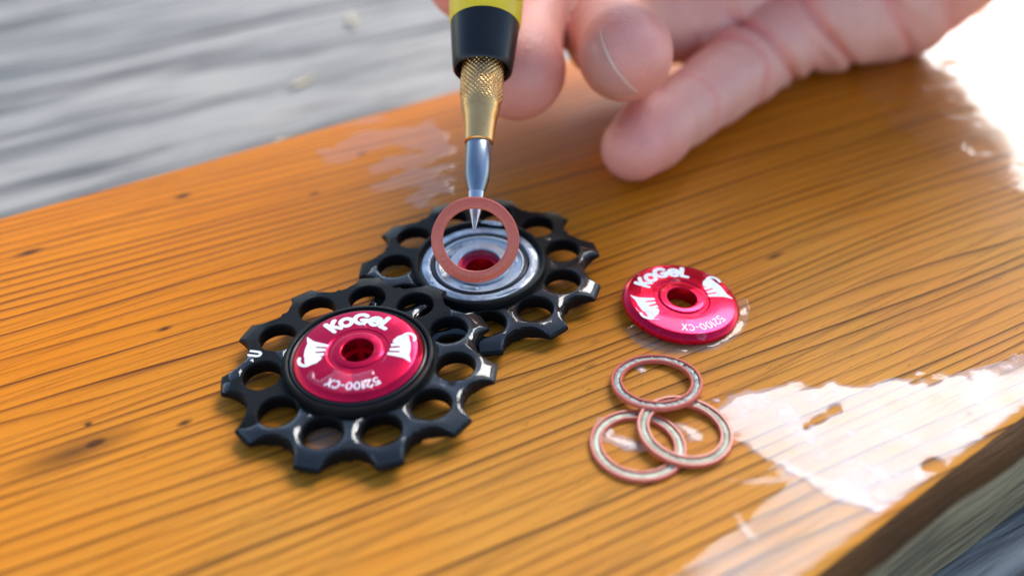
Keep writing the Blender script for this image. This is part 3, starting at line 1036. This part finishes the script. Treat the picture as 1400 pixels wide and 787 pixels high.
make_seal((18.7, 103.2, 0.03), Quaternion(), 'grooved red seal ring lying flat on the wood, lower left of the three', True, 0, 3, 3, .05, 'shim_pale')
make_seal((25.9, 105.6, 0.62), tilt_quat(165, 4.6), 'grooved red seal ring on the right, one side resting on the lower left ring', True, 0, 8, 8, .16, 'shim')
make_seal((22.9, 116.0, 0.85), tilt_quat(290, 6.2), 'grooved red seal ring topmost of the three, nearest the loose cap', True, 0, 14, 12, .24, 'shim_grey')

# ================================================================== pick tool
TIP = Vector((-6.3, 137.5, 15.4))
te, ta = math.radians(33), math.radians(2.45)
AX = Vector((math.cos(te) * math.sin(ta), math.cos(te) * math.cos(ta), math.sin(te)))
tool = empty('scribing_pick', TIP, AX.to_track_quat('Z', 'X'))
tag(tool, 'yellow and black handled pick with knurled brass collet and steel point', 'pick tool')
v, f = lathe([(0.02, 0), (0.20, .15), (0.45, 1.2), (1.18, 4.4), (1.45, 7.0)], 48)
obj('steel_point', v, f, M['steel'], tool)
v, f = lathe([(1.45, 7.0), (1.72, 7.8), (2.10, 9.4), (2.20, 10.6), (2.27, 16.6), (2.0, 17.0)], 48)
obj('steel_shank', v, f, mat_steel('dark_ground_steel', (0.30, 0.34, 0.39), 0.30, (900, 900, 200)), tool)
v, f = lathe([(1.6, 16.3), (2.35, 16.3), (2.55, 16.5), (2.75, 19.2), (2.95, 21.0), (3.20, 21.8), (3.36, 22.9)], 64)
obj('brass_collet', v, f, M['brass'], tool)
# knurled band: a diamond lattice of real pyramids
seg, rows = 60, 44
vv, ff = [], []
for i in range(rows + 1):
    z = 22.6 + 9.8 * i / rows
    for k in range(seg * 2):
        a = 2 * PI * k / (seg * 2)
        u1 = (a * 3.7 + z) / 0.86; u2 = (a * 3.7 - z) / 0.86
        d = abs((u1 % 1) - .5) + abs((u2 % 1) - .5)
        fade = min(1, max(0, (z - 22.9) / 2.2))
        r = 3.34 + 0.33 * min(1, i / 16) + 0.42 * fade * (0.5 - 0.75 * d)
        vv.append((r * math.cos(a), r * math.sin(a), z))
for i in range(rows):
    for k in range(seg * 2):
        l = (k + 1) % (seg * 2)
        ff.append((i * seg * 2 + k, i * seg * 2 + l, (i + 1) * seg * 2 + l, (i + 1) * seg * 2 + k))
obj('knurled_grip', vv, ff, M['brass'], tool, sharp=12)
v, f = lathe([(3.2, 32.6), (4.35, 31.6), (4.65, 30.7), (4.95, 30.5), (5.25, 30.8), (5.45, 32.0), (6.0, 37.4), (6.22, 40.0), (5.5, 40.2)], 80)
obj('black_collar', v, f, M['collar'], tool, sharp=40)
v, f = lathe([(5.4, 39.9), (6.24, 39.95), (6.44, 40.4), (6.75, 45), (6.9, 60), (6.6, 90), (6.2, 112), (5.2, 117), (2, 119), (0.02, 119.2)], 80)
obj('yellow_handle', v, f, M['yellow'], tool, sharp=40)

# the ring hanging on the point
ring_n = Vector((0.03, -0.90, 0.45)).normalized()
held = make_seal((-6.05, 135.2, 15.25), ring_n.to_track_quat('Z', 'Y'), 'plain red seal ring hanging on the steel point of the pick', False, 0, 21)

for i_, q in enumerate(np.linspace(math.radians(205), math.radians(278), 9)):
    w_ = 0.28 + 0.22 * ((i_ * 37) % 5) / 5
    vv = [(6.15 * math.cos(q) + a_ * math.sin(q) + b_ * math.cos(q), 6.15 * math.sin(q) - a_ * math.cos(q) + b_ * math.sin(q), z_)
          for z_, k_ in ((0.6, 1.0), (0.88, 0.7)) for a_, b_ in ((-.22 * k_, -w_ * k_), (.22 * k_, -w_ * .6 * k_), (.2 * k_, w_ * k_), (-.2 * k_, w_ * .8 * k_))]
    obj('moulded_mark', vv, [(0, 1, 5, 4), (1, 2, 6, 5), (2, 3, 7, 6), (3, 0, 4, 7), (4, 5, 6, 7)], M['seal'], held, sharp=30)

# ================================================================== hand
def surface_nets(F, org, h):
    nx, ny, nz = F.shape
    ins = F < 0
    c = np.zeros((nx - 1, ny - 1, nz - 1), np.int8)
    for i in (0, 1):
        for j in (0, 1):
            for k in (0, 1):
                c += ins[i:nx - 1 + i, j:ny - 1 + j, k:nz - 1 + k]
    act = np.nonzero((c > 0) & (c < 8))
    ids = -np.ones(c.shape, np.int64)
    ids[act] = np.arange(len(act[0]))
    acc = np.zeros((len(act[0]), 3)); cnt = np.zeros(len(act[0]))
    for d in range(3):
        o1, o2 = [(1, 2), (0, 2), (0, 1)][d]
        for a in (0, 1):
            for b in (0, 1):
                s0 = [0, 0, 0]; s0[o1] = a; s0[o2] = b
                s1 = list(s0); s1[d] = 1
                f0 = F[act[0] + s0[0], act[1] + s0[1], act[2] + s0[2]]
                f1 = F[act[0] + s1[0], act[1] + s1[1], act[2] + s1[2]]
                m = (f0 < 0) != (f1 < 0)
                t = np.where(m, f0 / np.where(m, f0 - f1, 1), 0)
                p = np.tile(np.array(s0, float), (len(t), 1)); p[:, d] += t
                acc[m] += p[m]; cnt[m] += 1
    V = (np.stack(act, 1) + acc / cnt[:, None]) * h + org
    quads = []
    for d in range(3):
        sl0 = [slice(None)] * 3; sl1 = [slice(None)] * 3
        sl0[d] = slice(0, -1); sl1[d] = slice(1, None)
        ch = ins[tuple(sl0)] != ins[tuple(sl1)]
        e1_, e2_ = [(1, 2), (2, 0), (0, 1)][d]
        ii = np.stack(np.nonzero(ch), 1)
        lim = np.array(F.shape) - 1
        ok = (ii[:, e1_] > 0) & (ii[:, e2_] > 0) & (ii[:, e1_] < lim[e1_]) & (ii[:, e2_] < lim[e2_])
        ii = ii[ok]
        q = []
        for (a, b) in ((1, 1), (0, 1), (0, 0), (1, 0)):
            j = ii.copy(); j[:, e1_] -= a; j[:, e2_] -= b
            q.append(ids[j[:, 0], j[:, 1], j[:, 2]])
        quads.append(np.stack(q, 1))
    Q = np.concatenate(quads)
    return V, Q[(Q >= 0).all(1)]


def build_hand():
    h = 0.85
    lo = np.array([-26.0, 160.0, -1.5]); hi = np.array([230.0, 330.0, 140.0])
    n = ((hi - lo) / h).astype(int) + 1
    ax_ = [lo[i] + h * np.arange(n[i], dtype=np.float32) for i in range(3)]
    BIG = np.float32(60.0)

    def cone(field, p, q, r1, r2, k):
        """smooth-union a tapered capsule into a field, evaluated only near it"""
        p = np.array(p, np.float32); q = np.array(q, np.float32)
        m = max(r1, r2) + k + 6
        a = np.maximum(((np.minimum(p, q) - m - lo) / h).astype(int), 0)
        b = np.minimum(((np.maximum(p, q) + m - lo) / h).astype(int) + 1, n)
        if (b <= a).any(): return
        X = ax_[0][a[0]:b[0], None, None]; Y = ax_[1][None, a[1]:b[1], None]; Z = ax_[2][None, None, a[2]:b[2]]
        e = q - p; L2 = float(e @ e) + 1e-9
        t = np.clip(((X - p[0]) * e[0] + (Y - p[1]) * e[1] + (Z - p[2]) * e[2]) / L2, 0, 1)
        d = np.sqrt((X - p[0] - t * e[0]) ** 2 + (Y - p[1] - t * e[1]) ** 2 + (Z - p[2] - t * e[2]) ** 2) - (r1 + (r2 - r1) * t)
        s = field[a[0]:b[0], a[1]:b[1], a[2]:b[2]]
        if k > 0:
            hh = np.clip(0.5 + 0.5 * (s - d) / k, 0, 1)
            s[...] = s + (d - s) * hh - k * hh * (1 - hh)
        else:
            np.minimum(s, d, out=s)

    def chain(field, pts, k):
        for (p, r), (q, s) in zip(pts[:-1], pts[1:]):
            cone(field, p, q, r, s, k)

    palm = np.full(tuple(n), BIG, np.float32)
    MC = {2: ((60, 262, 72), 12), 3: ((66, 255, 42), 11.5), 4: ((71, 246, 28), 11.0), 5: ((75, 238, 16), 11.0)}
    WR = {2: ((130, 277, 86), 15), 3: ((134, 277, 80), 16), 4: ((134, 272, 68), 17), 5: ((124, 258, 46), 17.5)}
    for i in (2, 3, 4, 5):
        cone(palm, MC[i][0], WR[i][0], MC[i][1], WR[i][1], 9)
    for a_, b_ in ((2, 3), (3, 4), (4, 5)):
        cone(palm, MC[a_][0], MC[b_][0], 10.5, 10.5, 8)
    # heel of the hand below the little finger, and the forearm
    chain(palm, [((80, 233, 11.0), 10.9), ((98, 245, 14.6), 14.4), ((110, 250, 28), 17.5), ((128, 257, 49), 19.5), ((142, 264, 72), 21)], 8)
    chain(palm, [((140, 268, 78), 22), ((165, 280, 98), 24), ((250, 320, 170), 31)], 10)
    chain(palm, [((134, 266, 82), 15), ((112, 250, 76), 15), ((92, 236, 70), 12)], 8)          # thumb mount
    cone(palm, (66, 254, 58), (108, 254, 74), 13, 16, 8)                                        # unseen flesh between thumb and fingers, added to block more sun
    total = palm
    fingers = [
        # little finger lying along the board
        [((25.2, 180.2, 7.0), 6.9), ((29.5, 186.0, 7.3), 7.4), ((38.6, 197.0, 7.6), 7.5), ((46, 205.5, 8.3), 8.1), ((53, 213.5, 9.2), 8.9), ((64, 226, 10.5), 10.2), ((76, 238, 14), 11.0)],
        # ring finger curled back at the camera
        [((22.2, 176.6, 28.6), 7.5), ((22.0, 180.2, 27.6), 8.5), ((20.8, 199, 23.0), 8.5), ((21, 206, 20.5), 9.0), ((25, 221, 17.5), 9.8), ((47, 229.5, 14.5), 10.6), ((71, 246, 28), 11.0)],
        # middle finger behind the collet
        [((1.0, 180.6, 22.6), 8.0), ((1.2, 184.2, 22.2), 8.9), ((2.2, 202, 23.5), 8.8), ((4.0, 211, 23), 9.6), ((8, 225, 25), 10.4), ((36, 243, 31), 10.8), ((66, 255, 42), 11.5)],
        # index finger under the handle
        [((-9.5, 198.5, 35.0), 7.6), ((-8.6, 201.5, 36.5), 8.4), ((-3, 217, 45), 8.6), ((6, 232, 58), 9.8), ((32, 250, 66), 10.8), ((60, 262, 72), 12)],
        # thumb closing on the handle from the near side
        [((9.5, 187, 57), 9.0), ((14, 190, 59), 10.5), ((34, 203, 66), 10.2), ((44, 209, 69), 11.0), ((70, 224, 71), 11.5), ((94, 238, 70), 12.5)],
    ]
    for i, ch in enumerate(fingers):
        f_ = np.full(tuple(n), BIG, np.float32)
        chain(f_, ch, 3.0)
        kk = 5.0
        hh = np.clip(0.5 + 0.5 * (palm - f_) / kk, 0, 1)
        u = palm + (f_ - palm) * hh - kk * hh * (1 - hh)
        total = u if i == 0 else np.minimum(total, u)
        del f_, hh, u

    folds = []

    def crease(c, axis, r, amp, w):
        folds.append((c, axis, r, amp, w))
        _crease(c, axis, r, amp, w)

    def _crease(c, axis, r, amp, w):
        """skin fold: a thin dip where a plane cuts the surface, within reach r of c"""
        c = np.array(c, np.float32); axis = np.array(Vector(axis).normalized(), np.float32)
        a = np.maximum(((c - r - lo) / h).astype(int), 0)
        b = np.minimum(((c + r - lo) / h).astype(int) + 1, n)
        X = ax_[0][a[0]:b[0], None, None] - c[0]; Y = ax_[1][None, a[1]:b[1], None] - c[1]; Z = ax_[2][None, None, a[2]:b[2]] - c[2]
        d = X * axis[0] + Y * axis[1] + Z * axis[2] + 0.7 * np.sin(X * 0.35 + Z * 0.5)
        fade = np.clip((r - np.sqrt(X * X + Y * Y + Z * Z)) / (0.35 * r), 0, 1)
        total[a[0]:b[0], a[1]:b[1], a[2]:b[2]] += amp * np.exp(-(d / w) ** 2) * fade
    pk = (46, 55, 2)
    crease((38.0, 196.4, 7.6), pk, 13, 0.7, 0.9)
    crease((40.2, 199.0, 7.8), pk, 12, 0.35, 0.7)
    crease((50.5, 210.5, 8.9), pk, 14, 0.9, 1.0)
    crease((63, 229, 12), (0.75, 0.5, 0.3), 16, 0.5, 0.9)
    crease((70, 230, 7), (0.9, 0.1, 0.5), 15, 0.7, 1.0)
    crease((52.5, 212.8, 8.9), pk, 14, 0.35, 0.8)
    crease((60, 224, 9), (0.68, 0.33, 0.65), 20, 1.9, 1.15)
    crease((77, 231, 10), (0.757, 0.10, 0.64), 24, 1.9, 1.15)
    crease((92, 238, 12), (0.80, 0.2, 0.55), 22, 1.0, 1.3)
    crease((88, 236, 20), (0.6, 0.1, 0.75), 18, 0.6, 1.0)
    crease((69, 229, 12), (0.72, 0.2, 0.65), 16, 0.6, 0.8)
    crease((46, 206, 8.5), pk, 12, 0.3, 0.7)
    crease((33, 190.5, 7.5), pk, 11, 0.25, 0.8)
    crease((101, 243, 16), (0.80, 0.3, 0.5), 24, 0.6, 2.2)
    crease((20.5, 199, 23.5), (0.1, 1, -.2), 14, 0.5, 0.9)
    # keep a clean flat underside on the board and close the cut end of the forearm
    Zc = ax_[2][None, None, :]
    np.maximum(total, 0.06 - Zc, out=total)
    for s_ in ((0, slice(None), slice(None)), (-1, slice(None), slice(None)), (slice(None), 0, slice(None)), (slice(None), -1, slice(None)), (slice(None), slice(None), 0), (slice(None), slice(None), -1)):
        total[s_] = 1.0
    V, Q = surface_nets(total, lo, h)
    o = obj('hand', V, Q, M['skin'], None, sharp=None)
    # relax the voxel steps
    bm = bmesh.new(); bm.from_mesh(o.data)
    for _ in range(2):
        bmesh.ops.smooth_vert(bm, verts=bm.verts, factor=0.5, use_axis_x=True, use_axis_y=True, use_axis_z=True)
    bm.to_mesh(o.data); bm.free()
    co = np.empty(len(o.data.vertices) * 3); o.data.vertices.foreach_get('co', co)
    co = co.reshape(-1, 3) / MM
    flush = np.zeros(len(co))
    for ch in fingers:
        for (p, rad, amt) in ((ch[0][0], 13, 1.0), (ch[2][0], 9, .35), (ch[-2][0], 12, .45)):
            d = np.linalg.norm(co - np.array(p), axis=1)
            flush = np.maximum(flush, amt * np.clip(1.25 - d / rad, 0, 1))
    for (c, axis, r, amp, w) in folds:
        a_ = np.array(Vector(axis).normalized()); D_ = co - np.array(c)
        d = D_ @ a_ + 0.7 * np.sin(D_[:, 0] * 0.35 + D_[:, 2] * 0.5)
        fade = np.clip((r - np.linalg.norm(D_, axis=1)) / (0.35 * r), 0, 1)
        flush = np.maximum(flush, min(1.0, amp) * np.exp(-(d / (w * 1.3)) ** 2) * fade)
    at = o.data.attributes.new('flush', 'FLOAT', 'POINT')
    at.data.foreach_set('value', flush.astype(np.float32))
    tag(o, 'bare hand gripping the pick with its little finger laid on the board', 'hand')
    return o


hand = build_hand()


def build_nail(center, to_cam, edge_n, off, parent):
    """nail plate laid on the fingertip: starts at its free edge and runs back over the finger"""
    from mathutils.bvhtree import BVHTree
    me = parent.data
    tree = BVHTree.FromPolygons([tuple(v.co / MM) for v in me.vertices], [tuple(p.vertices) for p in me.polygons])
    w = Vector(to_cam).normalized()
    e = Vector(edge_n); e = (e - w * e.dot(w)).normalized()
    t = w.cross(e).normalized()
    C = Vector(center)
    for nm, m_, g0, g1, nb, lift in (('fingernail', 'nail', 0.0, -0.85, 12, 0.14), ('nail_edge', 'nailtip', 0.03, -0.015, 3, 0.26)):
        vv, ff = [], []
        na = 26
        for i in range(na + 1):
            a = math.radians(-50 + 100 * i / na)
            for j in range(nb + 1):
                ang = math.asin(off / 9.3) + 0.10 * (1 - math.cos(a * 1.2)) + g0 + (g1 - g0) * j / nb
                d = (e * math.sin(ang) + w * math.cos(ang)) * math.cos(a) + t * math.sin(a)
                hit = tree.ray_cast(C + d * 16, -d)[0]
                rr = (hit - C).length if hit is not None else 9.4
                rr = min(max(rr, 8.4), 13.0 if ang > -0.7 else 11.2)
                taper = 1 - max(0, abs(a) / math.radians(50) - .8) / .2
                for lay in (0, 1):
                    vv.append(tuple(C + d * (rr + (lift * taper - 0.05 if lay == 0 else -0.5))))
        W = (nb + 1) * 2
        for i in range(na):
            for j in range(nb):
                q = i * W + j * 2
                ff.append((q, q + W, q + W + 2, q + 2))
                ff.append((q + 1, q + 3, q + W + 3, q + W + 1))
            q = i * W
            ff.append((q, q + 1, q + W + 1, q + W))
            q = i * W + nb * 2
            ff.append((q, q + W, q + W + 1, q + 1))
        for i in (0, na):
            for j in range(nb):
                q = i * W + j * 2
                ff.append((q, q + 2, q + 3, q + 1))
        obj(nm, vv, ff, M[m_], parent, sharp=50)


TOCAM = Vector((-21.9, -178, 80.5)).normalized()
build_nail((21.8, 179.3, 27.8), TOCAM, (0.83, 0.20, 0.50), -2.6, hand)

# ================================================================== scraps on the deck
for (px, py, rz, s_, lab) in ((-63, 275, 50, 1.0, 'curled straw coloured scrap of leaf on the deck, upper of the two behind the board'),
                              (-60.5, 239.5, 20, .9, 'small pale scrap of leaf on the deck touching the far edge of the board'),
                              (-54, 322, 110, 1.2, 'straw coloured scrap of leaf on the deck nearest the top of the picture')):
    vv, ff = [], []
    for i in range(9):
        t_ = i / 8
        wd = 0.95 * s_ * math.sin(PI * (0.08 + .88 * t_))
        for j in range(5):
            u_ = j / 4 - .5
            vv.append(((t_ - .5) * 9 * s_, u_ * 2 * wd, 1.0 + 2.0 * s_ * (t_ - .5) ** 2 * 2 + 2.2 * u_ * u_ * wd * .5))
    for i in range(8):
        for j in range(4):
            ff.append((i * 5 + j, (i + 1) * 5 + j, (i + 1) * 5 + j + 1, i * 5 + j + 1))
    o = obj('leaf_scrap', vv, ff, M['leaf'], None, sharp=None)
    sol = o.modifiers.new('thickness', 'SOLIDIFY'); sol.thickness = 0.25 * MM
    o.location = (px * MM, py * MM, (DECK_Z - 0.3) * MM)
    o.rotation_euler = (0, 0, math.radians(rz))
    tag(o, lab, 'leaf scrap', 'leaf scraps on the deck')
